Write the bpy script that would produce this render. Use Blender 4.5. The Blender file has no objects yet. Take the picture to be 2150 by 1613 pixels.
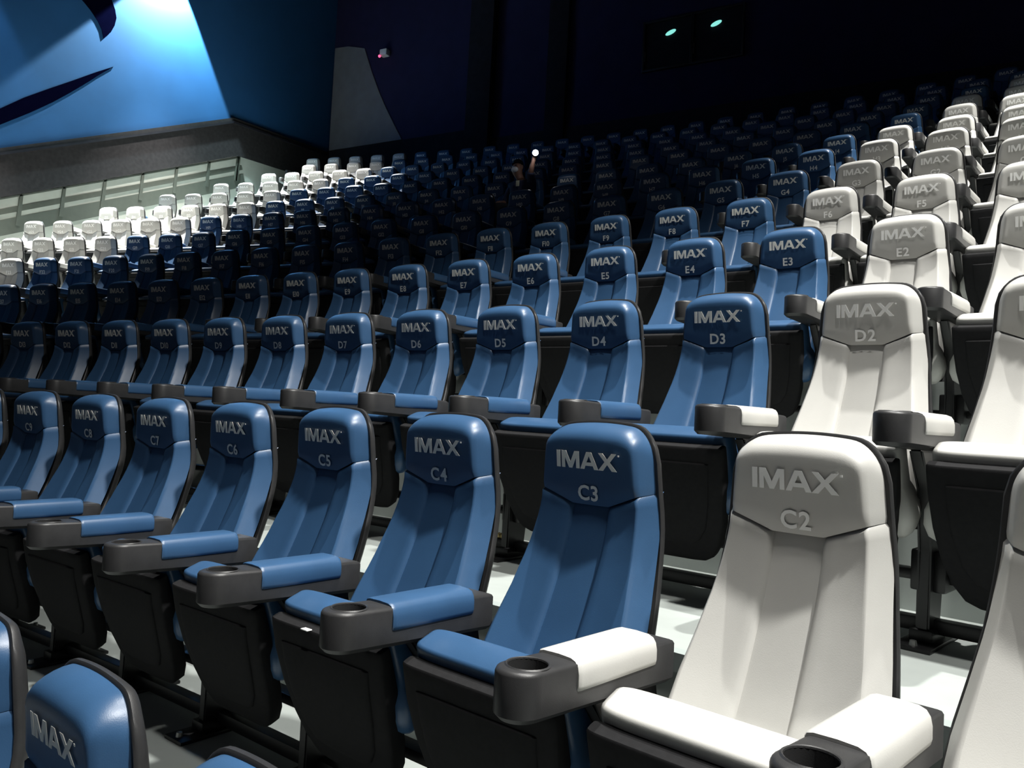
import bpy, bmesh, math, random
import numpy as np
from mathutils import Vector, Matrix

random.seed(7)
SC = bpy.context.scene
COL = SC.collection

# ------------------------------------------------------------------ camera
cam_d = bpy.data.cameras.new('camera')
cam = bpy.data.objects.new('camera', cam_d)
COL.objects.link(cam)
RIGHT = Vector((0.865391, 0.498303, 0.052854))
UP = Vector((-0.02742, -0.058228, 0.997927))
FWD = Vector((-0.500347, 0.865046, 0.036727))
CAM = Vector((0.0, -2.4683, 0.1167))
FPX = 1697.55
m = Matrix((RIGHT, UP, -FWD)).transposed().to_4x4()
m.translation = CAM
cam.matrix_world = m
cam_d.sensor_width = 36.0
cam_d.lens = 36.0 * FPX / 2150.0
cam_d.clip_start = 0.05
cam_d.clip_end = 200
SC.camera = cam

# ------------------------------------------------------------------ world, lights, exposure
w = bpy.data.worlds.new('world')
SC.world = w
w.use_nodes = True
bg = w.node_tree.nodes['Background']
bg.inputs[0].default_value = (0.85, 0.87, 1.0, 1)
bg.inputs[1].default_value = 0.036
SC.view_settings.view_transform = 'Standard'
SC.view_settings.look = 'None'
SC.view_settings.exposure = 0.0
SC.view_settings.gamma = 1.0
SC.view_settings.use_curve_mapping = False


def spot(name, loc, target, power, half_deg, blend, radius, color):
    ld = bpy.data.lights.new(name, 'SPOT')
    ld.energy = power
    ld.spot_size = math.radians(2 * half_deg)
    ld.spot_blend = blend
    ld.shadow_soft_size = radius
    ld.color = color
    o = bpy.data.objects.new(name, ld)
    COL.objects.link(o)
    o.location = loc
    o.rotation_euler = (Vector(target) - Vector(loc)).to_track_quat('-Z', 'Y').to_euler()
    return o


WHITE = (1.0, 0.985, 0.94)
# downlights over the right-hand aisle and seats, plus one added fill spot
spot('aisle_or_fill_spot', (4.6, -1.0, 10.6), (-0.3, 0.5, 0), 9600, 25, 1.0, 0.3, WHITE)
spot('aisle_or_fill_spot', (1.2, -2.6, 10.6), (0.3, -0.4, 0), 2400, 24, 1.0, 0.3, WHITE)  # frontal fill, added to lift the lower seat panels
spot('aisle_or_fill_spot', (-0.8, 1.8, 10.6), (-0.6, 1.1, 0), 5500, 24, 1.0, 0.10, WHITE)
spot('aisle_or_fill_spot', (1.6, 6.0, 11.2), (0.8, 6.2, 2.0), 17000, 21, 1.0, 0.10, WHITE)
# downlights over the left-hand aisle, turned away from the wall
spot('aisle_or_fill_spot', (-14.2, 4.4, 10.2), (-12.6, 4.2, 1.5), 25000, 25, 0.6, 0.07, WHITE)
spot('aisle_or_fill_spot', (-14.2, 8.6, 11.6), (-12.6, 8.3, 3.5), 27000, 25, 0.5, 0.07, WHITE)
# wall washers on the blue side wall
spot('wall_washer', (-15.08, 8.58, 9.60), (-15.20, 8.36, 6.9), 9500, 36, 0.12, 0.03, (0.66, 0.94, 1.0))
spot('wall_washer', (-15.08, 3.7, 9.0), (-15.20, 3.7, 5.0), 1300, 37, 0.25, 0.03, (0.55, 0.80, 1.0))


# ------------------------------------------------------------------ materials
def mat(name, base, rough=0.5, spec=0.5, metal=0.0, noise=0.0, nscale=20.0, bump=0.0, bscale=200.0,
        emit=None, estr=0.0, coat=0.0, alpha_trans=0.0):
    ma = bpy.data.materials.new(name)
    ma.use_nodes = True
    nt = ma.node_tree
    b = nt.nodes['Principled BSDF']
    b.inputs['Base Color'].default_value = (*base, 1)
    b.inputs['Roughness'].default_value = rough
    b.inputs['Specular IOR Level'].default_value = spec
    b.inputs['Metallic'].default_value = metal
    b.inputs['Coat Weight'].default_value = coat
    b.inputs['Transmission Weight'].default_value = alpha_trans
    tc = None
    if noise > 0 or bump > 0:
        tc = nt.nodes.new('ShaderNodeTexCoord')
    if noise > 0:
        n = nt.nodes.new('ShaderNodeTexNoise')
        n.inputs['Scale'].default_value = nscale
        n.inputs['Detail'].default_value = 4
        nt.links.new(tc.outputs['Object'], n.inputs['Vector'])
        r = nt.nodes.new('ShaderNodeValToRGB')
        r.color_ramp.elements[0].position = 0.3
        r.color_ramp.elements[1].position = 0.7
        r.color_ramp.elements[0].color = (*[c * (1 - noise) for c in base], 1)
        r.color_ramp.elements[1].color = (*[min(1, c * (1 + noise)) for c in base], 1)
        nt.links.new(n.outputs['Fac'], r.inputs['Fac'])
        nt.links.new(r.outputs['Color'], b.inputs['Base Color'])
    if bump > 0:
        n2 = nt.nodes.new('ShaderNodeTexNoise')
        n2.inputs['Scale'].default_value = bscale
        n2.inputs['Detail'].default_value = 3
        nt.links.new(tc.outputs['Object'], n2.inputs['Vector'])
        bp = nt.nodes.new('ShaderNodeBump')
        bp.inputs['Strength'].default_value = bump
        bp.inputs['Distance'].default_value = 0.002
        nt.links.new(n2.outputs['Fac'], bp.inputs['Height'])
        nt.links.new(bp.outputs['Normal'], b.inputs['Normal'])
    if emit is not None:
        b.inputs['Emission Color'].default_value = (*emit, 1)
        b.inputs['Emission Strength'].default_value = estr
    return ma


M = {}
M['blue'] = mat('blue_leather', (0.031, 0.084, 0.178), rough=0.38, spec=0.5, noise=0.06, nscale=9, bump=0.10, bscale=420)
M['white'] = mat('white_leather', (0.52, 0.515, 0.49), rough=0.42, spec=0.45, noise=0.03, nscale=9, bump=0.10, bscale=420)
M['plastic'] = mat('black_plastic', (0.027, 0.027, 0.028), rough=0.42, spec=0.4, noise=0.1, nscale=30, bump=0.12, bscale=600)
M['fabric'] = mat('black_fabric', (0.011, 0.011, 0.012), rough=0.85, spec=0.2, noise=0.15, nscale=60, bump=0.2, bscale=900)
M['steel'] = mat('black_steel', (0.009, 0.009, 0.010), rough=0.4, spec=0.5, noise=0.1, nscale=25)
M['bolt'] = mat('bolt_steel', (0.35, 0.35, 0.34), rough=0.35, metal=0.9)
M['silver'] = mat('silver_stitching', (0.92, 0.92, 0.84), rough=0.6, spec=0.3)
M['silver_w'] = mat('pale_stitching', (0.97, 0.97, 0.95), rough=0.6, spec=0.3)
M['floor'] = mat('grey_vinyl', (0.34, 0.37, 0.355), rough=0.6, spec=0.3, noise=0.05, nscale=6)
M['riser'] = mat('riser_vinyl', (0.30, 0.34, 0.33), rough=0.6, spec=0.3, noise=0.06, nscale=5)
M['navy'] = mat('navy_wall', (0.012, 0.011, 0.040), rough=0.8, spec=0.2, noise=0.12, nscale=3, bump=0.2, bscale=120)
M['wallblue'] = mat('blue_wall', (0.011, 0.064, 0.170), rough=0.8, spec=0.2, noise=0.08, nscale=1.2, bump=0.2, bscale=120)
M['swoosh'] = mat('navy_swoosh', (0.0012, 0.0012, 0.007), rough=0.9, spec=0.0, noise=0.1, nscale=8)
M['wainscot'] = mat('charcoal_carpet_wall', (0.022, 0.020, 0.021), rough=0.95, spec=0.1, noise=0.18, nscale=14, bump=0.4, bscale=260)
M['lowwall'] = mat('pale_grey_wall', (0.28, 0.28, 0.25), rough=0.8, spec=0.2, noise=0.05, nscale=5)
M['rail_and_shadow'] = mat('olive_rail_and_shadow', (0.05, 0.054, 0.044), rough=0.55, spec=0.3, noise=0.08, nscale=10)  # shared by the railing and the shadow built onto the wall
M['black'] = mat('black_wall', (0.012, 0.012, 0.016), rough=0.9, spec=0.1, noise=0.2, nscale=6)
M['greypanel'] = mat('grey_panel', (0.13, 0.13, 0.145), rough=0.8, spec=0.2, noise=0.08, nscale=4)
M['glass'] = mat('port_glass', (0.02, 0.03, 0.04), rough=0.05, spec=0.6)
M['teal'] = mat('teal_lens', (0.02, 0.1, 0.1), emit=(0.30, 0.95, 0.85), estr=0.9)
M['red'] = mat('red_led', (0.3, 0, 0.02), emit=(1.0, 0.08, 0.2), estr=2.5)
M['camgrey'] = mat('grey_housing', (0.5, 0.5, 0.52), rough=0.5)
M['skin'] = mat('skin', (0.32, 0.17, 0.12), rough=0.55, noise=0.06, nscale=14)
M['shirt'] = mat('navy_shirt', (0.02, 0.024, 0.06), rough=0.8, noise=0.15, nscale=18)
M['trousers'] = mat('dark_trousers', (0.012, 0.012, 0.015), rough=0.85, noise=0.15, nscale=18)
M['hair'] = mat('black_hair', (0.008, 0.007, 0.007), rough=0.5, noise=0.2, nscale=60)
M['mask'] = mat('white_mask', (0.75, 0.77, 0.78), rough=0.8)
M['badge'] = mat('cream_badge', (0.75, 0.72, 0.5), rough=0.5)
M['popcorn'] = mat('popcorn', (0.75, 0.58, 0.26), rough=0.8, noise=0.25, nscale=70)
M['torchlens'] = mat('torch_lens', (0.9, 0.9, 1.0), emit=(0.93, 0.94, 1.0), estr=14)


# ------------------------------------------------------------------ mesh helpers
def mesh_from(name, verts, faces, ma, smooth=True, sharp=None):
    me = bpy.data.meshes.new(name)
    me.from_pydata([tuple(v) for v in verts], [], faces)
    me.update()
    if smooth:
        me.polygons.foreach_set('use_smooth', [True] * len(me.polygons))
        if sharp:
            me.set_sharp_from_angle(angle=math.radians(sharp))
    if ma is not None:
        me.materials.append(ma)
    return me


def link(name, me, parent=None, loc=None, rotz=None):
    o = bpy.data.objects.new(name, me)
    COL.objects.link(o)
    if parent is not None:
        o.parent = parent
    if loc is not None:
        o.location = loc
    if rotz is not None:
        o.rotation_euler = (0, 0, rotz)
    return o


def tag(o, label, cat, group=None):
    o['label'] = label
    o['category'] = cat
    if group:
        o['group'] = group
    return o


def struct(o):
    o['kind'] = 'structure'
    return o


def grid_mesh(name, us, vs, fn, ma, flip=False, sharp=None):
    V = [fn(u, v) for v in vs for u in us]
    nu = len(us)
    Fc = []
    for j in range(len(vs) - 1):
        for i in range(nu - 1):
            q = (j * nu + i, j * nu + i + 1, (j + 1) * nu + i + 1, (j + 1) * nu + i)
            Fc.append(q[::-1] if flip else q)
    return mesh_from(name, V, Fc, ma, True, sharp)


def bm_mesh(name, bm, ma, smooth=True, sharp=35):
    bmesh.ops.recalc_face_normals(bm, faces=bm.faces)
    me = bpy.data.meshes.new(name)
    bm.to_mesh(me)
    bm.free()
    if smooth:
        me.polygons.foreach_set('use_smooth', [True] * len(me.polygons))
        me.set_sharp_from_angle(angle=math.radians(sharp))
    me.materials.append(ma)
    return me


def bm_box(bm, x0, x1, y0, y1, z0, z1, bevel=0.0, seg=2):
    r = bmesh.ops.create_cube(bm, size=1.0)
    vs = r['verts']
    for v in vs:
        v.co = Vector(((x0 + x1) / 2 + v.co.x * (x1 - x0), (y0 + y1) / 2 + v.co.y * (y1 - y0), (z0 + z1) / 2 + v.co.z * (z1 - z0)))
    if bevel > 0:
        es = list({e for v in vs for e in v.link_edges})
        bmesh.ops.bevel(bm, geom=es, offset=bevel, segments=seg, affect='EDGES', profile=0.6)


def box_mesh(name, b, ma, bevel=0.0, seg=2):
    bm = bmesh.new()
    bm_box(bm, *b, bevel=bevel, seg=seg)
    return bm_mesh(name, bm, ma)


def superring(n, a, b, p):
    out = []
    for k in range(n):
        t = 2 * math.pi * k / n
        c, s_ = math.cos(t), math.sin(t)
        out.append((a * math.copysign(abs(c) ** (2 / p), c), b * math.copysign(abs(s_) ** (2 / p), s_)))
    return out


def loft(name, secs, ma, n=28, sharp=60):
    """secs: list of rings, each a list of n 3-D points; ends capped"""
    V, Fc = [], []
    for r in secs:
        V += r
    for j in range(len(secs) - 1):
        for i in range(n):
            k = (i + 1) % n
            Fc.append((j * n + i, j * n + k, (j + 1) * n + k, (j + 1) * n + i))
    Fc.append(tuple(range(n))[::-1])
    Fc.append(tuple((len(secs) - 1) * n + i for i in range(n)))
    me = mesh_from(name, V, Fc, ma, True)
    bm = bmesh.new()
    bm.from_mesh(me)
    bmesh.ops.recalc_face_normals(bm, faces=bm.faces)
    bm.to_mesh(me)
    bm.free()
    me.set_sharp_from_angle(angle=math.radians(sharp))
    return me


def prism(name, poly, axis, a0, a1, ma, bevel=0.0):
    """poly: 2-D outline; axis 'x' -> (y,z) outline extruded in x; 'y' -> (x,z)"""
    bm = bmesh.new()
    def P(p, a):
        return (a, p[0], p[1]) if axis == 'x' else ((p[0], a, p[1]) if axis == 'y' else (p[0], p[1], a))
    A = [bm.verts.new(P(p, a0)) for p in poly]
    B = [bm.verts.new(P(p, a1)) for p in poly]
    n = len(poly)
    bm.faces.new(A)
    bm.faces.new(B[::-1])
    for i in range(n):
        k = (i + 1) % n
        bm.faces.new((A[i], B[i], B[k], A[k]))
    if bevel:
        bmesh.ops.bevel(bm, geom=bm.edges[:], offset=bevel, segments=2, affect='EDGES')
    return bm_mesh(name, bm, ma)


# ------------------------------------------------------------------ hall layout (seat rows on concentric arcs)
S = 0.58                      # seat spacing along the arc
R0 = 24.16                    # radius of row C
CX = -5.5525                  # hall axis
FLOOR = -1.09                 # tread level below the text centre of a row's headrests
ROWN = 'BCDEFGHJKLMNO'
RY = dict(zip(ROWN, [-1.19, 0.0, 1.2083, 2.4166, 3.6264, 4.8442, 6.0025, 7.2217, 8.3623, 9.5193, 10.6446, 11.7543, 12.7781]))
RZ = dict(zip(ROWN, [-0.53, 0.0, 0.5559, 1.1069, 1.6622, 2.2183, 2.7675, 3.3125, 3.8527, 4.3925, 4.9293, 5.4598, 5.9601]))
RO = dict(zip(ROWN, [6.42, 6.3988, 6.3842, 6.3973, 6.3951, 6.4035, 6.4187, 6.4406, 6.4419, 6.4793, 6.5528, 6.5812, 6.3933]))
XW, YB, XR = -15.40, 13.60, 6.4       # left wall, back wall, right wall


def seat_frame(r, i):
    R = R0 + RY[r]
    th = (RO[r] - S * i) / R
    return Vector((CX + R * math.sin(th), R * math.cos(th) - R0, RZ[r])), -th


def project(p):
    v = Vector(p) - CAM
    z = v.dot(FWD)
    if z < 0.05:
        return None
    return 1075 + FPX * v.dot(RIGHT) / z, 806.5 - FPX * v.dot(UP) / z


# ------------------------------------------------------------------ structure: stepped floor
xs_arc = np.linspace(XW, XR, 40)
fl = struct(link('floor', box_mesh('floor', (XW, XR, -7.0, -2.1, -2.35, RZ['B'] + FLOOR - 0.56), M['floor'])))


def arc_y(R, x):
    return math.sqrt(R * R - (x - CX) ** 2) - R0


for k, r in enumerate(ROWN):
    zt = RZ[r] + FLOOR
    back = R0 + RY[r] + 0.27
    front = (R0 + RY[ROWN[k - 1]] + 0.27) if k else back - 1.25
    if k == len(ROWN) - 1:
        back = R0 + YB + 2.2
    zb = zt - 0.60
    V, Fc = [], []
    for x in xs_arc:
        yf = arc_y(front, x)
        yb = min(arc_y(back, x), YB + 0.05)
        V += [(x, yf, zb), (x, yf, zt), (x, yb, zt), (x, yb, zb)]
    n = len(xs_arc)
    for j in range(n - 1):
        a, b = 4 * j, 4 * (j + 1)
        for q in range(4):
            q2 = (q + 1) % 4
            Fc.append((a + q, b + q, b + q2, a + q2))
    Fc.append((0, 1, 2, 3))
    Fc.append((4 * (n - 1) + 3, 4 * (n - 1) + 2, 4 * (n - 1) + 1, 4 * (n - 1)))
    me = mesh_from('tread', V, Fc, M['floor'], False)
    link('tread', me, fl)
    # a slim nosing strip along the front edge of every tread
    V, Fc = [], []
    for x in xs_arc:
        yf = arc_y(front, x)
        V += [(x, yf - 0.012, zt - 0.05), (x, yf - 0.012, zt + 0.004), (x, yf + 0.035, zt + 0.004), (x, yf + 0.035, zt - 0.05)]
    Fc = []
    for j in range(n - 1):
        a, b = 4 * j, 4 * (j + 1)
        for q in range(4):
            q2 = (q + 1) % 4
            Fc.append((a + q, b + q, b + q2, a + q2))
    Fc += [(0, 1, 2, 3), (4 * (n - 1) + 3, 4 * (n - 1) + 2, 4 * (n - 1) + 1, 4 * (n - 1))]
    link('nosing', mesh_from('nosing', V, Fc, M['riser'], False), fl)

# ------------------------------------------------------------------ structure: walls
SL = 0.4575
KY, KZ = 10.35, 6.72            # where the sloping dado of the side wall turns level


def dado_z(y):
    return KZ + SL * (y - KY) if y < KY else KZ + 0.05 * (y - KY)


def rail_z(y):
    return 3.52 + 0.4518 * (y - 5.34) if y < 10.55 else 5.873 + 0.05 * (y - 10.55)


struct(link('wall_left', box_mesh('wall_left', (XW - 0.2, XW, -7, YB + 0.2, -2.6, 12.6), M['wallblue'])))
ys = [-7, KY, YB]
poly = [(-7, rail_z(-7)), (10.55, rail_z(10.55)), (YB, rail_z(YB)), (YB, dado_z(YB)), (KY, dado_z(KY)), (-7, dado_z(-7))]
struct(link('trim_1', prism('trim_1', poly, 'x', XW, XW + 0.06, M['wainscot'])))
poly = [(-7, rail_z(-7) - 2.2), (YB, rail_z(YB) - 5), (YB, rail_z(YB)), (10.55, rail_z(10.55)), (-7, rail_z(-7))]
struct(link('trim_2', prism('trim_2', poly, 'x', XW, XW + 0.03, M['lowwall'])))
# black capping strip on the dado
poly = [(-7, dado_z(-7)), (KY, dado_z(KY)), (YB, dado_z(YB)), (YB, dado_z(YB) + 0.05), (KY, dado_z(KY) + 0.05), (-7, dado_z(-7) + 0.05)]
struct(link('trim_3', prism('trim_3', [(a, b - 0.13) for a, b in poly], 'x', XW + 0.06, XW + 0.085, M['black'])))

struct(link('wall_back', box_mesh('wall_back', (XW - 0.2, XR + 0.2, YB, YB + 0.2, 3.5, 12.6), M['navy'])))
struct(link('trim_4', box_mesh('trim_4', (XW, -10.2, YB - 0.05, YB, 4.6, 6.92), M['black'])))
struct(link('trim_5', box_mesh('trim_5', (-10.2, XR, YB - 0.06, YB, 4.6, 6.62), M['wainscot'])))
struct(link('trim_6', box_mesh('trim_6', (-10.86, -10.2, YB - 0.22, YB, 4.6, 12.5), M['black'], bevel=0.01)))
struct(link('trim_7', box_mesh('trim_7', (-8.75, -8.25, YB - 0.12, YB, 4.6, 12.5), M['black'], bevel=0.01)))
struct(link('wall_right', box_mesh('wall_right', (XR, XR + 0.2, -7, YB + 0.2, -2.6, 12.6), M['navy'])))
struct(link('ceiling', box_mesh('ceiling', (XW - 0.2, XR + 0.2, -7, YB + 0.2, 12.6, 12.8), M['black'])))

# pale sloping panel on the back wall
pts = [(-15.36, 6.94), (-12.9, 6.94)]
for t in np.linspace(0, 1, 9):
    pts.append((-12.9 - 1.42 * t - 0.10 * math.sin(math.pi * t), 6.94 + 2.62 * t))
pts += [(-14.9, 9.72), (-15.36, 9.75)]
tag(link('wall_panel', prism('wall_panel', pts, 'y', YB - 0.03, YB, M['greypanel'])),
    'pale grey panel with a slanting edge on the dark back wall', 'wall panel')


# swoosh panels on the blue side wall
def wall_pt(px, py):
    d = FWD + RIGHT * ((px - 1075) / FPX) + UP * ((806.5 - py) / FPX)
    t = (XW - CAM.x) / d.x
    p = CAM + d * t
    return (p.y, p.z)


low = [(-160, 303), (-60, 283), (0, 262), (60, 238), (110, 215), (150, 193), (185, 172), (210, 156), (238, 140),
       (200, 152), (150, 170), (100, 187), (50, 205), (0, 228), (-60, 246), (-160, 268)]
tag(link('wall_swoosh', prism('wall_swoosh', [wall_pt(*p) for p in low], 'x', XW, XW + 0.012, M['swoosh'])),
    'long dark navy swoosh tapering to a point on the blue side wall', 'wall panel', 'swoosh panels on the side wall')
horn = [(172, 0), (190, 22), (205, 45), (213, 62), (217, 81), (232, 68), (240, 54), (244, 38), (241, 20), (234, 0), (222, -25), (195, -60), (120, -110), (100, -90), (140, -45)]
tag(link('wall_swoosh', prism('wall_swoosh', [wall_pt(*p) for p in horn], 'x', XW, XW + 0.012, M['swoosh'])),
    'hooked dark navy swoosh near the bright spot on the blue side wall', 'wall panel', 'swoosh panels on the side wall')

# railing along the side wall, its shadow modelled as thin dark strips
PO = [-2.468 + (y + 2.468) * 1.031 for y in (0.75, 1.53, 2.32, 3.1, 3.89, 4.68, 5.46, 6.22, 7.01, 7.81, 8.59, 9.4, 10.17)]
rl = bpy.data.objects.new('railing_and_shadow', None)
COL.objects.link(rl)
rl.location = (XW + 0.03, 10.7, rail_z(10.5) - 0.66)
tag(rl, 'olive grey railing and its flat shadow bands along the side wall', 'railing')
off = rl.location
y0, y1 = 0.9, 10.62


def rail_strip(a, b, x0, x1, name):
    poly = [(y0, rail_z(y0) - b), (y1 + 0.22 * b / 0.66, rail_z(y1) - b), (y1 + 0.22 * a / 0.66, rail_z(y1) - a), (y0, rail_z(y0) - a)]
    me = prism(name, [(p[0] - off.y, p[1] - off.z) for p in poly], 'x', x0, x1, M['rail_and_shadow'])
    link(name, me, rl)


rail_strip(0.19, 0.29, 0.0, 0.012, 'rail_and_shadow')
rail_strip(0.38, 0.66, 0.0, 0.012, 'shadow_band')  # ledge shadow on the wall, built as a flat dark strip
rail_strip(0.0, 0.03, 0.0, 0.02, 'top_rail')
for yy in PO + [10.60]:
    z = rail_z(yy)
    poly = [(yy - 0.03, z - 0.02), (yy + 0.03, z - 0.02), (yy + 0.01, z - 0.60), (yy - 0.07, z - 0.60)]
    link('post', prism('post', [(p[0] - off.y, p[1] - off.z) for p in poly], 'x', 0.0, 0.02, M['rail_and_shadow']), rl)

# projection-booth windows in the back wall, each with a glowing lens behind it
for wi, (xa, xb, lx, what) in enumerate([(-6.42, -5.42, -5.85, 'left'), (-5.35, -4.35, -4.88, 'right')]):
    wn = struct(link('window_%d' % (wi + 1), box_mesh('window', (xa, xb, YB - 0.02, YB, 7.62, 8.62), M['black'])))
    for b in [(xa - 0.05, xa, 7.57, 8.67), (xb, xb + 0.05, 7.57, 8.67), (xa, xb, 7.57, 7.62), (xa, xb, 8.62, 8.67)]:
        link('window_frame', box_mesh('window_frame', (b[0], b[1], YB - 0.07, YB, b[2], b[3]), M['steel'], bevel=0.008), wn)
    link('glint_strip', box_mesh('glint_strip', (xa + 0.005, xa + 0.018, YB - 0.045, YB - 0.03, 7.80, 8.02), M['bolt']), wn)
    bm = bmesh.new()
    bmesh.ops.create_uvsphere(bm, u_segments=20, v_segments=10, radius=1.0,
                              matrix=Matrix.Translation((lx, YB - 0.05, 8.34)) @ Matrix.Rotation(0.32, 4, 'Y').inverted() @ Matrix.Diagonal((0.12, 0.03, 0.045, 1)))
    lo = link('projector_lens', bm_mesh('projector_lens', bm, M['teal']))
    tag(lo, 'small glowing teal projector lens, the %s of two in the back wall' % what, 'lens', 'projector lenses in the back wall')

# small surveillance camera on the back wall
sc_ = bpy.data.objects.new('surveillance_camera', None)
COL.objects.link(sc_)
sc_.location = (-13.55, YB - 0.03, 9.25)
tag(sc_, 'small grey box with a red light high on the back wall', 'camera')
link('housing', box_mesh('housing', (-0.11, 0.11, -0.16, 0.0, -0.07, 0.09), M['camgrey'], bevel=0.015), sc_)
bm = bmesh.new()
bmesh.ops.create_uvsphere(bm, u_segments=12, v_segments=8, radius=0.035, matrix=Matrix.Translation((-0.10, -0.165, -0.09)))
link('indicator_light', bm_mesh('indicator_light', bm, M['red']), sc_)

# ------------------------------------------------------------------ chair shape functions
_zz = np.linspace(-0.8, 0.2, 401)
_pp = np.interp(_zz, [-0.8, -0.65, -0.55, -0.45, -0.35, -0.26, -0.18, -0.12, -0.06, 0.0, 0.06, 0.2],
                [-0.28, -0.205, -0.150, -0.095, -0.046, -0.012, 0.006, 0.009, 0.0045, 0.0, -0.002, 0.02])
_k = np.exp(-0.5 * (np.arange(-16, 17) / 5.0) ** 2)
_k /= _k.sum()
_pp = np.convolve(np.pad(_pp, 16, mode='edge'), _k, mode='valid')


def prof(z):
    return float(np.interp(z, _zz, _pp))


def hw(z):
    return float(np.interp(z, [-0.75, -0.62, -0.45, -0.26, -0.07, 0.0, 0.1], [0.246, 0.246, 0.236, 0.204, 0.183, 0.178, 0.168]))


def ztop(u):
    a = abs(u)
    return 0.106 - 0.018 * a * a - 0.056 * max(0, (a - 0.55) / 0.45) ** 2.6


def zvee(x):
    a = abs(x)
    return -0.122 if a < 0.055 else -0.122 + (a - 0.055) / (0.180 - 0.055) * 0.050


def roll(q, T):
    q = min(1.0, max(0.0, q))
    return T * (1 - math.sqrt(max(0.0, 1 - q * q)))


def cross(x, z):
    a = min(1.0, abs(x) / hw(z))
    B = float(np.interp(z, [-0.6, -0.3, -0.12, 0.0], [0.032, 0.024, 0.006, 0.0]))
    # the headrest face leans in towards its lower edge
    D = float(np.interp(z, [-0.34, -0.20, -0.122, -0.06, 0.03, 0.07], [0.0, 0.009, 0.016, 0.009, 0.0, -0.003]))
    return -B * a * a + D * (1 - a ** 4)


def side_u(n):
    t = np.linspace(-1, 1, n)
    return [math.copysign(1 - (1 - abs(x)) ** 1.7, x) for x in t]


TD, RR = 0.080, 0.034


def chamf(q, T):
    q = min(1.0, max(0.0, q))
    k = 0.14
    return T * (math.sqrt(q * q + k * k) - k) / (math.sqrt(1 + k * k) - k)


def headrest_pt(u, v):
    x = u * hw(0.02)
    zb = zvee(x)
    zt = ztop(u)
    vv = 1 - (1 - v) ** 1.6
    z = zb + vv * (zt - zb)
    x = u * hw(z)
    es, et = (1 - abs(u)) * hw(z), zt - z
    dsd = chamf(1 - es / RR, TD)
    dtp = roll(1 - et / 0.055, TD)
    y = prof(z) + cross(x, z) + min(TD, math.hypot(dsd, dtp))
    e = z - zb
    y += roll(1 - e / 0.010, 0.005)
    return (x, y, z)


def side_panel_fn(sgn):
    def fn(u, v):
        # u 0 (inner) .. 1 (outer), v 0 (bottom) .. 1 (seam)
        vv = 1 - (1 - v) ** 1.5
        z0 = -0.66 + vv * (-0.10 + 0.66)
        xo = hw(z0)
        xi = 0.056
        uu = u
        x = xi + uu * (xo - xi)
        z = z0 + (v ** 3) * (zvee(x) - (-0.10))
        # rounded inner top corner
        ein, etp = x - xi, zvee(x) - z
        es = xo - x
        y = prof(z) + cross(x, z) + chamf(1 - es / RR, TD)
        y += roll(math.hypot(max(0, 1 - ein / 0.020), max(0, 1 - etp / 0.012)), 0.020)
        return (sgn * x, y, z)
    return fn


def centre_pt(u, v):
    z = -0.66 + v * (-0.118 + 0.66)
    x = u * 0.062
    y = prof(z) + cross(x, z) + 0.009 + 0.004 * (u * u) + roll(1 - (-0.118 - z) / 0.015, 0.008)
    return (x, y, z)


US = side_u(41)
ME = {}
VS = list(np.linspace(0, 1, 16))
U01 = [1 - (1 - t) ** 1.5 for t in np.linspace(0, 1, 15)]
U01 = sorted(set([0.0, 0.02, 0.05, 0.70, 0.73, 0.76, 0.79] + U01))
for c in ('blue', 'white'):
    ME['headrest', c] = grid_mesh('headrest', US, VS, headrest_pt, M[c], flip=False)
    ME['panel_l', c] = grid_mesh('side_panel', U01, VS, side_panel_fn(-1), M[c], flip=True)
    ME['panel_r', c] = grid_mesh('side_panel', U01, VS, side_panel_fn(1), M[c], flip=False)
    ME['centre', c] = grid_mesh('centre_panel', list(np.linspace(-1, 1, 7)), list(np.linspace(0, 1, 18)), centre_pt, M[c])


# back shell: dark plastic tray behind the cushions
def shell_ring(k, n):
    pass


def shell_mesh():
    # outline (x, z) walked from bottom left over the top to bottom right
    out = []
    g = 0.008
    for z in np.linspace(-0.74, 0.01, 18):
        out.append((-(hw(z) + g), z))
    for u in np.linspace(-0.97, 0.97, 25):
        out.append((u * (hw(0.06) + g), ztop(u) + g - 0.002))
    for z in np.linspace(0.01, -0.74, 18):
        out.append((hw(z) + g, z))
    n = len(out)
    V, Fc = [], []
    # rings: inner lip, front edge, outer front, outer back, back inset, back centre line
    specs = [(0.90, 0.070), (0.985, 0.066), (1.0, 0.070), (1.0, 0.080), (0.98, 0.090), (0.84, 0.112), (0.40, 0.130)]
    for sc, dy in specs:
        for (x, z) in out:
            zz = -0.30 + (z + 0.30) * (sc if z > -0.3 else 1.0)
            xx = x * sc
            V.append((xx, prof(z) + dy, zz))
    for j in range(len(specs) - 1):
        for i in range(n - 1):
            Fc.append((j * n + i, j * n + i + 1, (j + 1) * n + i + 1, (j + 1) * n + i))
    last = (len(specs) - 1) * n
    for i in range(n // 2):
        a, b = last + i, last + n - 1 - i
        if a + 1 < b - 1 + 1 and b - 1 > a + 1:
            Fc.append((a, a + 1, b - 1, b))
        elif b - 1 == a + 1:
            Fc.append((a, a + 1, b))
    me = mesh_from('back_shell', V, Fc, M['plastic'], True)
    bm = bmesh.new()
    bm.from_mesh(me)
    bmesh.ops.recalc_face_normals(bm, faces=bm.faces)
    bm.to_mesh(me)
    bm.free()
    me.set_sharp_from_angle(angle=math.radians(50))
    return me


ME['shell'] = shell_mesh()


# folding seat: sections along the seat from its rear hinge to its front edge
def seat_xf(a, H):
    ds = Vector((0, -math.sin(a), math.cos(a)))
    dn = Vector((0, math.cos(a), math.sin(a)))
    return lambda x, s_, n_: tuple(Vector((x, 0, 0)) + H + ds * s_ + dn * n_)


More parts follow.
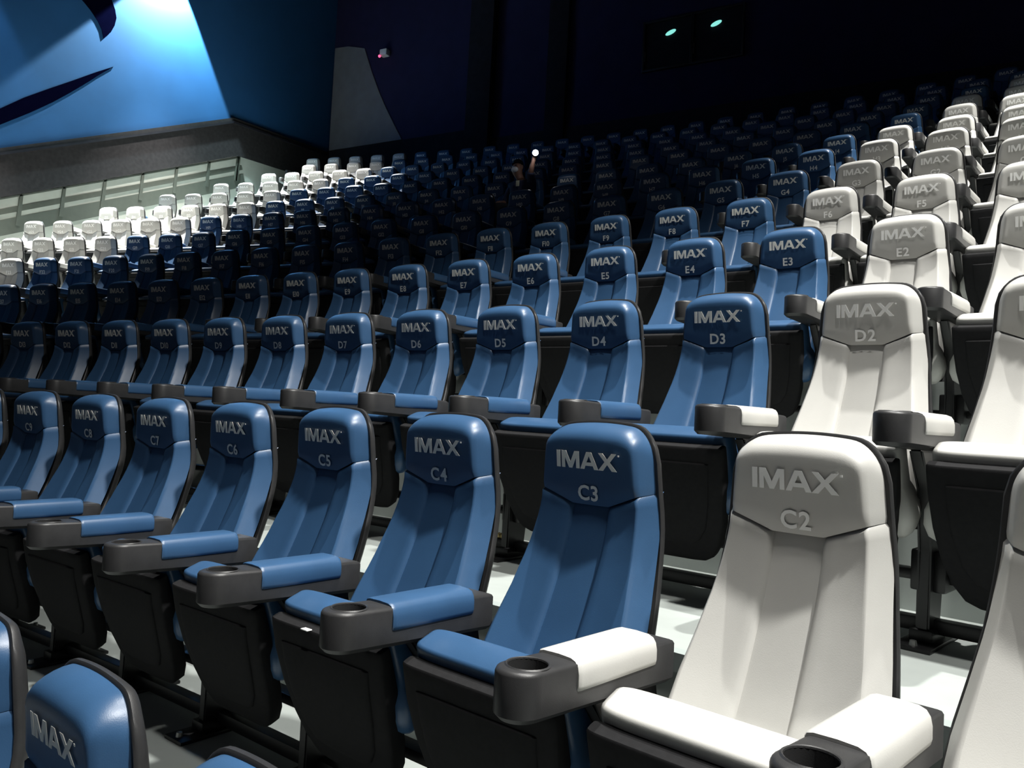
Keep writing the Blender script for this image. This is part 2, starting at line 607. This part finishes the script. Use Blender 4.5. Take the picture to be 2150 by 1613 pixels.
def seat_meshes(a, H, sfx):
    xf = seat_xf(a, H)
    # dark underside tray
    secs = []
    for s_, hw_, n0, n1 in [(0.0, 0.09, -0.030, -0.002), (0.008, 0.13, -0.040, 0.0), (0.03, 0.165, -0.05, 0.006), (0.08, 0.196, -0.055, 0.01), (0.16, 0.220, -0.058, 0.012),
                            (0.26, 0.236, -0.058, 0.012), (0.36, 0.244, -0.050, 0.012), (0.43, 0.247, -0.036, 0.012), (0.449, 0.247, -0.032, 0.012), (0.453, 0.245, -0.028, 0.010)]:
        secs.append([xf(px, s_, (n0 + n1) / 2 + pn) for px, pn in superring(36, hw_, (n1 - n0) / 2, 7)])
    ME['seat_shell', sfx] = loft('seat_shell', secs, M['fabric'], 36, 40)
    # raised inner plate on the underside
    secs = []
    for s_, hw_, n0, n1 in [(0.075, 0.05, -0.050, -0.02), (0.08, 0.09, -0.058, -0.02), (0.10, 0.125, -0.066, -0.02), (0.15, 0.158, -0.068, -0.02), (0.25, 0.182, -0.068, -0.02), (0.34, 0.190, -0.060, -0.02), (0.395, 0.194, -0.049, -0.015), (0.40, 0.192, -0.040, -0.015)]:
        secs.append([xf(px, s_, (n0 + n1) / 2 + pn) for px, pn in superring(36, hw_, (n1 - n0) / 2, 8)])
    ME['seat_plate', sfx] = loft('underside_plate', secs, M['fabric'], 36, 40)
    for c in ('blue', 'white'):
        secs = []
        for s_, hw_, n0, n1 in [(0.185, 0.20, 0.00, 0.07), (0.19, 0.245, -0.012, 0.085), (0.21, 0.266, -0.026, 0.105), (0.245, 0.276, -0.030, 0.115), (0.29, 0.272, -0.024, 0.118), (0.325, 0.256, -0.004, 0.118),
                                (0.345, 0.245, 0.004, 0.116), (0.40, 0.243, 0.006, 0.114), (0.455, 0.243, 0.006, 0.112), (0.472, 0.242, 0.007, 0.110), (0.480, 0.238, 0.011, 0.105), (0.483, 0.230, 0.017, 0.098)]:
            secs.append([xf(px, s_, (n0 + n1) / 2 + pn) for px, pn in superring(36, hw_, (n1 - n0) / 2, 6)])
        ME['seat_cushion', sfx, c] = loft('seat_cushion', secs, M[c], 36, 50)


seat_meshes(math.radians(21), Vector((0, -0.222, -0.937)), 'up')
seat_meshes(math.radians(82), Vector((0, -0.16, -0.68)), 'down')


# armrest centred on x = 0
def arm_mesh():
    bm = bmesh.new()
    yb, yf, hwid = -0.085, -0.565, 0.053
    out = [(hwid, yb), (hwid, yf)]
    for k in range(1, 12):
        t = math.pi * k / 12
        out.append((hwid * math.cos(t), yf - 0.056 * math.sin(t)))
    out += [(-hwid, yf), (-hwid, yb)]

    def topz(y):
        return -0.375 if y < -0.155 else -0.375 - (y + 0.155) * 0.25

    def botz(y):
        return -0.474 if y < -0.45 else -0.474 - 0.018 * (y + 0.45) / 0.35
    rings = []
    for inset, mode in [(0.012, 'b0'), (0.0, 'b1'), (0.0, 't0'), (0.003, 't1'), (0.009, 't2')]:
        ring = []
        for x, y in out:
            sx = x * (1 - inset / hwid)
            sy = y - inset if y == yb else (yf + (y - yf) * (1 - inset / 0.056) if y < yf else y)
            z = {'b0': botz(y), 'b1': botz(y) + 0.012, 't0': topz(y) - 0.009, 't1': topz(y) - 0.003, 't2': topz(y)}[mode]
            ring.append(bm.verts.new((sx, sy, z)))
        rings.append(ring)
    n = len(out)
    for a, b in zip(rings, rings[1:]):
        for i in range(n):
            k = (i + 1) % n
            bm.faces.new((a[i], a[k], b[k], b[i]))
    bm.faces.new(rings[0][::-1])
    # top with a round cup hole
    cy, cr = -0.550, 0.041
    hole = [bm.verts.new((cr * math.cos(2 * math.pi * k / 24), cy + cr * math.sin(2 * math.pi * k / 24), -0.375)) for k in range(24)]
    low_ = [bm.verts.new((0.9 * v.co.x, cy + 0.9 * (v.co.y - cy), -0.455)) for v in hole]
    es = []
    top = rings[-1]
    for i in range(n):
        es.append(bm.edges.get((top[i], top[(i + 1) % n])))
    for i in range(24):
        es.append(bm.edges.new((hole[i], hole[(i + 1) % 24])))
        bm.faces.new((hole[i], hole[(i + 1) % 24], low_[(i + 1) % 24], low_[i]))
    bmesh.ops.triangle_fill(bm, edges=es, use_beauty=True)
    bm.faces.new(low_)
    return bm_mesh('armrest', bm, M['plastic'], sharp=40)


ME['arm'] = arm_mesh()


def ring_mesh():
    bm = bmesh.new()
    cy = -0.550
    prof_ = [(0.0405, -0.3765), (0.0415, -0.3735), (0.044, -0.3725), (0.047, -0.3750)]
    vs = [[bm.verts.new((r * math.cos(2 * math.pi * k / 28), cy + r * math.sin(2 * math.pi * k / 28), z)) for k in range(28)] for r, z in prof_]
    for a, b in zip(vs, vs[1:]):
        for i in range(28):
            bm.faces.new((a[i], a[(i + 1) % 28], b[(i + 1) % 28], b[i]))
    return bm_mesh('cup_rim', bm, M['plastic'])


ME['cup_rim'] = ring_mesh()


def pad_mesh(c):
    # wraps over the top and down the outer side of the arm
    bm = bmesh.new()
    secs = []
    pr = [(-0.054, -0.395), (-0.0545, -0.382), (-0.051, -0.374), (-0.040, -0.3705), (0.0, -0.3690), (0.034, -0.3705), (0.047, -0.3755), (0.0545, -0.386), (0.0580, -0.402), (0.0585, -0.425), (0.056, -0.435), (0.050, -0.438)]
    for y, k in [(-0.455, 0.93), (-0.4515, 0.985), (-0.444, 1.0), (-0.30, 1.004), (-0.176, 1.0), (-0.168, 0.985), (-0.165, 0.93)]:
        secs.append([bm.verts.new((x * (0.5 + 0.5 * k), y, -0.40 + (z + 0.40) * k)) for x, z in pr])
    for a, b in zip(secs, secs[1:]):
        for i in range(len(pr) - 1):
            bm.faces.new((a[i], a[i + 1], b[i + 1], b[i]))
        bm.faces.new((a[-1], a[0], b[0], b[-1]))
    bm.faces.new(secs[0])
    bm.faces.new(secs[-1][::-1])
    return bm_mesh('arm_pad', bm, M[c], sharp=60)


for c in ('blue', 'white'):
    ME['pad', c] = pad_mesh(c)


def leg_mesh():
    bm = bmesh.new()
    # side profile (y, z) of the steel standard, 36 mm thick
    poly = [(-0.36, -0.483), (-0.10, -0.492), (-0.075, -0.60), (-0.09, -0.80), (-0.115, -1.06), (-0.235, -1.06), (-0.225, -0.80), (-0.26, -0.60)]
    A = [bm.verts.new((-0.02, y, z)) for y, z in poly]
    B = [bm.verts.new((0.02, y, z)) for y, z in poly]
    n = len(poly)
    bm.faces.new(A)
    bm.faces.new(B[::-1])
    for i in range(n):
        k = (i + 1) % n
        bm.faces.new((A[i], B[i], B[k], A[k]))
    bmesh.ops.bevel(bm, geom=bm.edges[:], offset=0.006, segments=2, affect='EDGES')
    return bm_mesh('leg', bm, M['steel'], sharp=40)


ME['leg'] = leg_mesh()


def foot_mesh():
    bm = bmesh.new()
    bm_box(bm, -0.055, 0.055, -0.34, 0.0, FLOOR, FLOOR + 0.014, bevel=0.004)
    bm_box(bm, -0.035, 0.035, -0.25, -0.10, FLOOR + 0.010, FLOOR + 0.05, bevel=0.008)
    return bm_mesh('foot_plate', bm, M['steel'])


ME['foot'] = foot_mesh()


def bolt_mesh():
    bm = bmesh.new()
    for y in (-0.315, -0.025):
        bmesh.ops.create_cone(bm, cap_ends=True, segments=8, radius1=0.013, radius2=0.010, depth=0.016, matrix=Matrix.Translation((0, y, FLOOR + 0.021)))
    return bm_mesh('bolt', bm, M['bolt'])


ME['bolt'] = bolt_mesh()
ME['beam'] = box_mesh('base_beam', (-0.29, 0.29, -0.185, -0.135, FLOOR + 0.03, FLOOR + 0.075), M['steel'], bevel=0.006)
bm = bmesh.new()
bm_box(bm, -0.275, 0.275, -0.16, -0.10, -0.905, -0.87, bevel=0.008)
bm_box(bm, -0.275, -0.235, -0.20, -0.07, -0.93, -0.80, bevel=0.01)
bm_box(bm, 0.235, 0.275, -0.20, -0.07, -0.93, -0.80, bevel=0.01)
ME['hinge'] = bm_mesh('hinge_bar', bm, M['steel'])


# ------------------------------------------------------------------ lettering
def surf(x, z, d=0.0038):
    return (x, prof(z) + cross(x, z) - d, z)


def logo_polys():
    h = 1.0
    polys = []
    polys.append([(0.0, 0), (0.24, 0), (0.24, h), (0.0, h)])                                   # I
    m0, m1 = 0.34, 1.50                                                                        # M
    polys.append([(m0, 0), (m0 + 0.21, 0), (m0 + 0.21, h * 0.62), (m0 + 0.21, h), (m0, h)])
    polys.append([(m0 + 0.21, h), (m0 + 0.21, h * 0.62), (m0 + 0.48, 0), (m0 + 0.58, 0), (m0 + 0.58, 0.36), (m0 + 0.30, h)])
    polys.append([(m1 - 0.21, h), (m1 - 0.30, h), (m0 + 0.58, 0.36), (m0 + 0.58, 0), (m1 - 0.48, 0), (m1 - 0.21, h * 0.62)])
    polys.append([(m1 - 0.21, 0), (m1, 0), (m1, h), (m1 - 0.21, h), (m1 - 0.21, h * 0.62)])
    a0 = 1.56                                                                                  # A
    polys.append([(a0, 0), (a0 + 0.26, 0), (a0 + 0.335, 0.20), (a0 + 0.42, 0.40), (a0 + 0.58, 0.78), (a0 + 0.58, h), (a0 + 0.42, h)])
    polys.append([(a0 + 1.16, 0), (a0 + 0.74, h), (a0 + 0.58, h), (a0 + 0.58, 0.78), (a0 + 0.74, 0.40), (a0 + 0.825, 0.20), (a0 + 0.90, 0)])
    polys.append([(a0 + 0.335, 0.20), (a0 + 0.825, 0.20), (a0 + 0.74, 0.40), (a0 + 0.42, 0.40)])
    x0 = 2.72                                                                                  # X
    polys.append([(x0, 0), (x0 + 0.30, 0), (x0 + 0.58, 0.36), (x0 + 0.58, 0.66), (x0 + 0.30, h), (x0 + 0.02, h), (x0 + 0.42, 0.51)])
    polys.append([(x0 + 0.58, 0.36), (x0 + 0.86, 0), (x0 + 1.18, 0), (x0 + 0.75, 0.51), (x0 + 1.16, h), (x0 + 0.86, h), (x0 + 0.58, 0.66)])
    polys.append([(3.95, 0.86), (4.05, 0.86), (4.05, 0.96), (3.95, 0.96)])                     # tiny trade-mark dot
    return polys, 3.90


def logo_mesh(ma):
    polys, wid = logo_polys()
    W_, H_ = 0.200, 0.047
    bm = bmesh.new()
    for p in polys:
        vs = [bm.verts.new(surf((q[0] / wid - 0.5) * W_, (q[1] - 0.5) * H_)) for q in p]
        f = bm.faces.new(vs)
    bmesh.ops.triangulate(bm, faces=bm.faces[:])
    for f in bm.faces:
        f.normal_update()
        if f.normal.y > 0:
            f.normal_flip()
    # a hair of thickness
    me = bpy.data.meshes.new('logo_lettering')
    ext = bmesh.ops.extrude_face_region(bm, geom=bm.faces[:])
    for g in ext['geom']:
        if isinstance(g, bmesh.types.BMVert):
            g.co.y -= 0.0012
    bm.to_mesh(me)
    bm.free()
    me.materials.append(ma)
    return me


ME['logo', 'blue'] = logo_mesh(M['silver'])
ME['logo', 'white'] = logo_mesh(M['silver_w'])

GLYPH = {}


def glyph(ch):
    if ch in GLYPH:
        return GLYPH[ch]
    cu = bpy.data.curves.new('glyph', 'FONT')
    cu.body = ch
    cu.resolution_u = 3
    cu.offset = 0.024
    o = bpy.data.objects.new('glyph', cu)
    COL.objects.link(o)
    dg = bpy.context.evaluated_depsgraph_get()
    me = bpy.data.meshes.new_from_object(o.evaluated_get(dg))
    V = [(v.co.x, v.co.y) for v in me.vertices]
    Fc = [tuple(p.vertices) for p in me.polygons]
    bpy.data.objects.remove(o)
    bpy.data.curves.remove(cu)
    bpy.data.meshes.remove(me)
    xs = [v[0] for v in V]
    GLYPH[ch] = ([(v[0] - min(xs), v[1]) for v in V], Fc, max(xs) - min(xs))
    return GLYPH[ch]


def number_mesh(text, ma):
    sc = 0.040 / 0.70
    V, Fc = [], []
    x = 0.0
    for ch in text:
        gv, gf, gw = glyph(ch)
        b = len(V)
        V += [(x + a, c) for a, c in gv]
        Fc += [tuple(b + i for i in f) for f in gf]
        x += gw + 0.09
    x -= 0.09
    pts = [surf((a - x / 2) * sc, (c - 0.35) * sc - 0.0885) for a, c in V]
    me = mesh_from('seat_number', pts, Fc, ma, False)
    if len(me.polygons) and me.polygons[0].normal.y > 0:
        me.flip_normals()
    return me


# ------------------------------------------------------------------ chairs
ORD = ['', 'first', 'second', 'third', 'fourth', 'fifth', 'sixth', 'seventh', 'eighth', 'ninth', 'tenth', 'eleventh', 'twelfth', 'thirteenth',
       'fourteenth', 'fifteenth', 'sixteenth', 'seventeenth', 'eighteenth', 'nineteenth', 'twentieth', 'twenty-first', 'twenty-second',
       'twenty-third', 'twenty-fourth', 'twenty-fifth', 'twenty-sixth']
LAST = {r: 25 for r in ROWN}
LAST['O'] = 26
WHITE_RIGHT = {'C': 2, 'D': 2, 'E': 2, 'F': 3, 'G': 3, 'H': 3, 'J': 3, 'K': 2, 'L': 2, 'M': 1, 'N': 0, 'O': 0, 'B': 2}
WHITE_LEFT = {'F': 20, 'G': 20, 'H': 20, 'J': 20, 'K': 21, 'L': 21, 'M': 21, 'N': 22, 'O': 22}
NUM_OFF = {'F': 3}
BLUE_ARMS = {('K', 25), ('K', 24), ('L', 24)}
PERSON_SEAT = ('J', 11)


def is_white(r, i):
    return i <= WHITE_RIGHT[r] or i >= WHITE_LEFT.get(r, 99)


def in_view(r, i):
    o, rz = seat_frame(r, i)
    mt = Matrix.Translation(o) @ Matrix.Rotation(rz, 4, 'Z')
    for x in (-0.34, 0.3):
        for y in (-0.6, 0.15):
            for z in (-1.05, -0.45, 0.11):
                p = project(mt @ Vector((x, y, z)))
                if p and -60 < p[0] < 2210 and -20 < p[1] < 1640:
                    return True
    return False


def chair_label(r, i, c):
    n = i + NUM_OFF.get(r, 0)
    col = 'white' if c == 'white' else 'blue'
    if (r in 'CDE' and 2 <= i <= 10 and not (r == 'C' and i > 9)) or (r == 'F' and 2 <= i <= 7) or (r == 'G' and 4 <= i <= 5) or (r == 'H' and i == 4):
        return '%s leather cinema chair marked %s%d on its headrest' % (col, r, n)
    if r == 'B':
        return {3: 'blue chair at the bottom edge with only its rounded top showing',
                4: 'blue chair seen from above in the bottom left corner, lettering cut off',
                5: 'blue chair cropped at the left edge beside the bottom left corner'}.get(i, 'blue chair in the front row, number %d from the right' % i)
    fromback = ROWN[::-1].index(r) + 1
    rowtxt = 'back row' if fromback == 1 else '%s row from the back' % ORD[fromback]
    if i <= 13 or r in 'CDEFG':
        return '%s cinema chair in the %s, %s from its right end' % (col, rowtxt, ORD[i])
    return '%s cinema chair in the %s, %s from its left end' % (col, rowtxt, ORD[LAST[r] - i + 1])


n_ch = 0
for r in ROWN:
    for i in range(1, LAST[r] + 1):
        if not in_view(r, i):
            continue
        if r == 'B' and i not in (3, 4, 5):
            continue
        o, rz = seat_frame(r, i)
        c = 'white' if is_white(r, i) else 'blue'
        root = bpy.data.objects.new('cinema_chair', None)
        COL.objects.link(root)
        root.empty_display_size = 0.2
        root.location = o + Vector((0, 0, FLOOR))
        root.rotation_euler = (0, 0, rz)
        tag(root, chair_label(r, i, c), 'chair', 'white cinema chairs' if c == 'white' else 'blue cinema chairs')
        UPL = (0, 0, -FLOOR)

        def part(name, key, parent=root, dx=0.0):
            ob = bpy.data.objects.new(name, ME[key])
            COL.objects.link(ob)
            ob.parent = parent
            if parent is root:
                ob.location = (dx, 0, -FLOOR)
            return ob
        part('back_shell', 'shell')
        hr = part('headrest', ('headrest', c))
        part('logo_lettering', ('logo', c), hr)
        if RY[r] < 8.0:
            nm = number_mesh('%s%d' % (r, i + NUM_OFF.get(r, 0)), M['silver_w' if c == 'white' else 'silver'])
            no = bpy.data.objects.new('seat_number', nm)
            COL.objects.link(no)
            no.parent = hr
        part('side_panel', ('panel_l', c))
        part('side_panel', ('panel_r', c))
        part('centre_panel', ('centre', c))
        pose = 'down' if (r, i) == PERSON_SEAT else 'up'
        part('seat_cushion', ('seat_cushion', pose, c))
        sh = part('seat_shell', ('seat_shell', pose))
        part('underside_plate', ('seat_plate', pose), sh)
        for sx in ([-0.29] if i > 1 else [-0.29, 0.29]):
            ar = part('armrest', 'arm', root, sx)
            pc = 'blue' if (r, i) in BLUE_ARMS else c
            pd = part('arm_pad', ('pad', pc), ar)
            part('cup_rim', 'cup_rim', ar)
            part('leg', 'leg', root, sx)
            ft = part('foot_plate', 'foot', root, sx)
            if RY[r] < 4:
                part('bolt', 'bolt', ft)
        if (r, i) == ('C', 4):
            st = bpy.data.objects.new('sticker', box_mesh('sticker', (-0.075, -0.045, -0.428, -0.410, -0.522, -0.519), M['silver_w'], bevel=0.0006))
            COL.objects.link(st)
            st.parent = sh
        part('hinge_bar', 'hinge')
        part('base_beam', 'beam')
        n_ch += 1
print('chairs', n_ch)

# a little spilled popcorn on the low beam behind chair C4
bm = bmesh.new()
fo, frz = seat_frame('D', 4)
fm = Matrix.Translation(fo) @ Matrix.Rotation(frz, 4, 'Z')
rnd = random.Random(3)
for k in range(16):
    px = -0.37 + rnd.uniform(-0.045, 0.05)
    py = -0.16 + rnd.uniform(-0.02, 0.02)
    for q in range(3):
        bmesh.ops.create_icosphere(bm, subdivisions=1, radius=rnd.uniform(0.006, 0.010),
                                   matrix=Matrix.Translation((px + rnd.uniform(-.006, .006), py + rnd.uniform(-.006, .006), FLOOR + 0.075 + rnd.uniform(0.004, 0.018))))
pc = link('spilled_popcorn', bm_mesh('spilled_popcorn', bm, M['popcorn']))
pc.matrix_world = fm
tag(pc, 'spilled golden popcorn lying behind the blue chair marked C3', 'popcorn')
pc['kind'] = 'stuff'

# ------------------------------------------------------------------ the person seated in the middle, holding up a torch
po, prz = seat_frame(*PERSON_SEAT)
person = bpy.data.objects.new('person', None)
COL.objects.link(person)
person.location = po + Vector((0, 0, FLOOR))
person.rotation_euler = (0, 0, prz)
tag(person, 'seated person in dark clothes and white mask raising one arm with a light', 'person')


def skin_mesh(name, nodes, edges, ma, root=0, sub=2):
    me = bpy.data.meshes.new(name)
    me.from_pydata([Vector(n[0]) - Vector((0, 0, FLOOR)) for n in nodes], edges, [])
    o = bpy.data.objects.new(name, me)
    COL.objects.link(o)
    sk = o.modifiers.new('skin', 'SKIN')
    sk.use_smooth_shade = True
    lay = me.skin_vertices[0].data
    for k, n in enumerate(nodes):
        rr = n[1]
        lay[k].radius = rr if isinstance(rr, tuple) else (rr, rr)
        lay[k].use_root = (k == root)
    sb = o.modifiers.new('sub', 'SUBSURF')
    sb.levels = sub
    sb.render_levels = sub
    dg = bpy.context.evaluated_depsgraph_get()
    out = bpy.data.meshes.new_from_object(o.evaluated_get(dg))
    out.name = name
    bpy.data.objects.remove(o)
    out.materials.clear()
    out.materials.append(ma)
    out.polygons.foreach_set('use_smooth', [True] * len(out.polygons))
    return out


N, Ed = [], []


def node(p, r, prev=None):
    N.append((p, r))
    if prev is not None:
        Ed.append((prev, len(N) - 1))
    return len(N) - 1


pel = node((0, -0.24, -0.44), (0.15, 0.11))
sp1 = node((0, -0.22, -0.28), (0.13, 0.10), pel)
sp2 = node((-0.01, -0.19, -0.10), (0.15, 0.10), sp1)
nk0 = node((-0.03, -0.18, 0.01), (0.07, 0.06), sp2)
nk1 = node((-0.06, -0.19, 0.06), 0.052, nk0)
hd0 = node((-0.08, -0.21, 0.11), (0.070, 0.080), nk1)
hd1 = node((-0.09, -0.215, 0.18), (0.078, 0.096), hd0)
hd2 = node((-0.095, -0.21, 0.245), (0.062, 0.075), hd1)


def hand(wrist, prev, fdir, side, up):
    f, s_, u = Vector(fdir).normalized(), Vector(side).normalized(), Vector(up).normalized()
    wv = Vector(wrist)
    w0 = node(tuple(wv), 0.026, prev)
    pm = node(tuple(wv + f * 0.05), (0.036, 0.018), w0)
    for k, (off, ln) in enumerate([(-0.030, 0.062), (-0.010, 0.074), (0.010, 0.070), (0.030, 0.054)]):
        a = node(tuple(wv + f * 0.092 + s_ * off), 0.0095, pm)
        b = node(tuple(wv + f * (0.092 + ln * 0.5) + s_ * off + u * 0.012), 0.0088, a)
        node(tuple(wv + f * (0.092 + ln * 0.72) + s_ * off + u * 0.036), 0.0078, b)
    t = node(tuple(wv + f * 0.045 - s_ * 0.045 + u * 0.008), 0.0105, pm)
    node(tuple(wv + f * 0.085 - s_ * 0.055 + u * 0.03), 0.0088, t)


sh = node((0.15, -0.19, -0.06), 0.062, sp2)
el = node((0.21, -0.36, 0.02), 0.043, sh)
fa = node((0.24, -0.39, 0.10), 0.040, el)
hand((0.265, -0.40, 0.175), fa, (0.12, -0.05, 1), (0.2, -1, 0), (1, 0.1, 0))
sh2 = node((-0.16, -0.19, -0.07), 0.062, sp2)
el2 = node((-0.24, -0.24, -0.30), 0.043, sh2)
fa2 = node((-0.21, -0.36, -0.34), 0.038, el2)
hand((-0.17, -0.44, -0.35), fa2, (0.2, -1, -0.15), (1, 0.2, 0), (0, 0, -1))
for sx in (-1, 1):
    hp = node((sx * 0.09, -0.28, -0.46), 0.095, pel)
    kn = node((sx * 0.13, -0.66, -0.47), 0.066, hp)
    cf = node((sx * 0.13, -0.68, -0.66), 0.058, kn)
    an = node((sx * 0.13, -0.68, -0.98), 0.040, cf)
    node((sx * 0.14, -0.86, -1.05), (0.045, 0.028), an)
link('body', skin_mesh('body', N, Ed, M['skin']), person)
# clothing follows the same joints, a little wider
N, Ed = [], []
a0 = node((0, -0.24, -0.44), (0.165, 0.125))
a1 = node((0, -0.22, -0.28), (0.150, 0.120), a0)
a2 = node((-0.01, -0.19, -0.10), (0.165, 0.118), a1)
node((-0.03, -0.18, -0.01), (0.082, 0.072), a2)
for p, q, g in [((0.15, -0.19, -0.06), (0.21, -0.36, 0.02), (0.225, -0.375, 0.055)), ((-0.16, -0.19, -0.07), (-0.24, -0.24, -0.30), (-0.225, -0.30, -0.325))]:
    b0 = node(p, 0.076, a2)
    b1 = node(q, 0.057, b0)
    node(g, 0.052, b1)
shirt = link('shirt', skin_mesh('shirt', N, Ed, M['shirt']), person)
N, Ed = [], []
a0 = node((0, -0.25, -0.45), (0.168, 0.128))
for sx in (-1, 1):
    hp = node((sx * 0.09, -0.30, -0.455), 0.110, a0)
    kn = node((sx * 0.13, -0.66, -0.465), 0.080, hp)
    cf = node((sx * 0.13, -0.685, -0.66), 0.072, kn)
    node((sx * 0.13, -0.69, -0.97), 0.060, cf)
link('trousers', skin_mesh('trousers', N, Ed, M['trousers']), person)
# hair, eyes, mask and badge
HC = Vector((-0.088, -0.21, 0.185 - FLOOR))


def blob(name, loc, scale, ma, cut=None):
    bm = bmesh.new()
    bmesh.ops.create_uvsphere(bm, u_segments=20, v_segments=14, radius=1.0)
    if cut:
        bmesh.ops.delete(bm, geom=[v for v in bm.verts if cut(v.co)], context='VERTS')
    for v in bm.verts:
        v.co = Vector((v.co.x * scale[0], v.co.y * scale[1], v.co.z * scale[2])) + Vector(loc)
    return link(name, bm_mesh(name, bm, ma, sharp=180), person)


blob('hair', HC + Vector((0, 0.012, 0.025)), (0.083, 0.100, 0.098), M['hair'], cut=lambda c: c.z < 0.05 and c.y < 0.1 or c.z < -0.45)
for sx in (-1, 1):
    blob('eye', HC + Vector((sx * 0.030, -0.088, 0.008)), (0.011, 0.008, 0.008), M['hair'])
    blob('ear', HC + Vector((sx * 0.078, 0.0, 0.0)), (0.012, 0.022, 0.032), M['skin'])
blob('face_mask', HC + Vector((0, -0.066, -0.045)), (0.054, 0.036, 0.040), M['mask'], cut=lambda c: c.y > 0.35)
link('badge', box_mesh('badge', (-0.025, 0.025, -0.335, -0.325, -0.115 - FLOOR, -0.035 - FLOOR), M['badge'], bevel=0.003), person)

torch = bpy.data.objects.new('torch', None)
COL.objects.link(torch)
mt = Matrix.Translation(po) @ Matrix.Rotation(prz, 4, 'Z')
torch.location = mt @ Vector((0.300, -0.415, 0.285))
torch.rotation_euler = (CAM - torch.location).to_track_quat('-Z', 'Y').to_euler()
tag(torch, 'bright white hand torch held up by the seated person', 'torch')
bm = bmesh.new()
bmesh.ops.create_cone(bm, cap_ends=True, segments=20, radius1=0.020, radius2=0.020, depth=0.12, matrix=Matrix.Translation((0, 0, 0.03)))
bmesh.ops.create_cone(bm, cap_ends=True, segments=20, radius1=0.042, radius2=0.022, depth=0.04, matrix=Matrix.Translation((0, 0, -0.045)))
link('torch_body', bm_mesh('torch_body', bm, M['steel']), torch)
bm = bmesh.new()
bmesh.ops.create_uvsphere(bm, u_segments=20, v_segments=10, radius=1.0, matrix=Matrix.Translation((0, 0, -0.064)) @ Matrix.Diagonal((0.040, 0.040, 0.014, 1)))
link('torch_lens', bm_mesh('torch_lens', bm, M['torchlens']), torch)
tl = bpy.data.lights.new('torch_light', 'POINT')
tl.energy = 0.8
tl.shadow_soft_size = 0.02
tl.color = (0.93, 0.95, 1.0)
to = bpy.data.objects.new('torch_light', tl)
COL.objects.link(to)
to.parent = torch
to.location = (0, 0, -0.12)
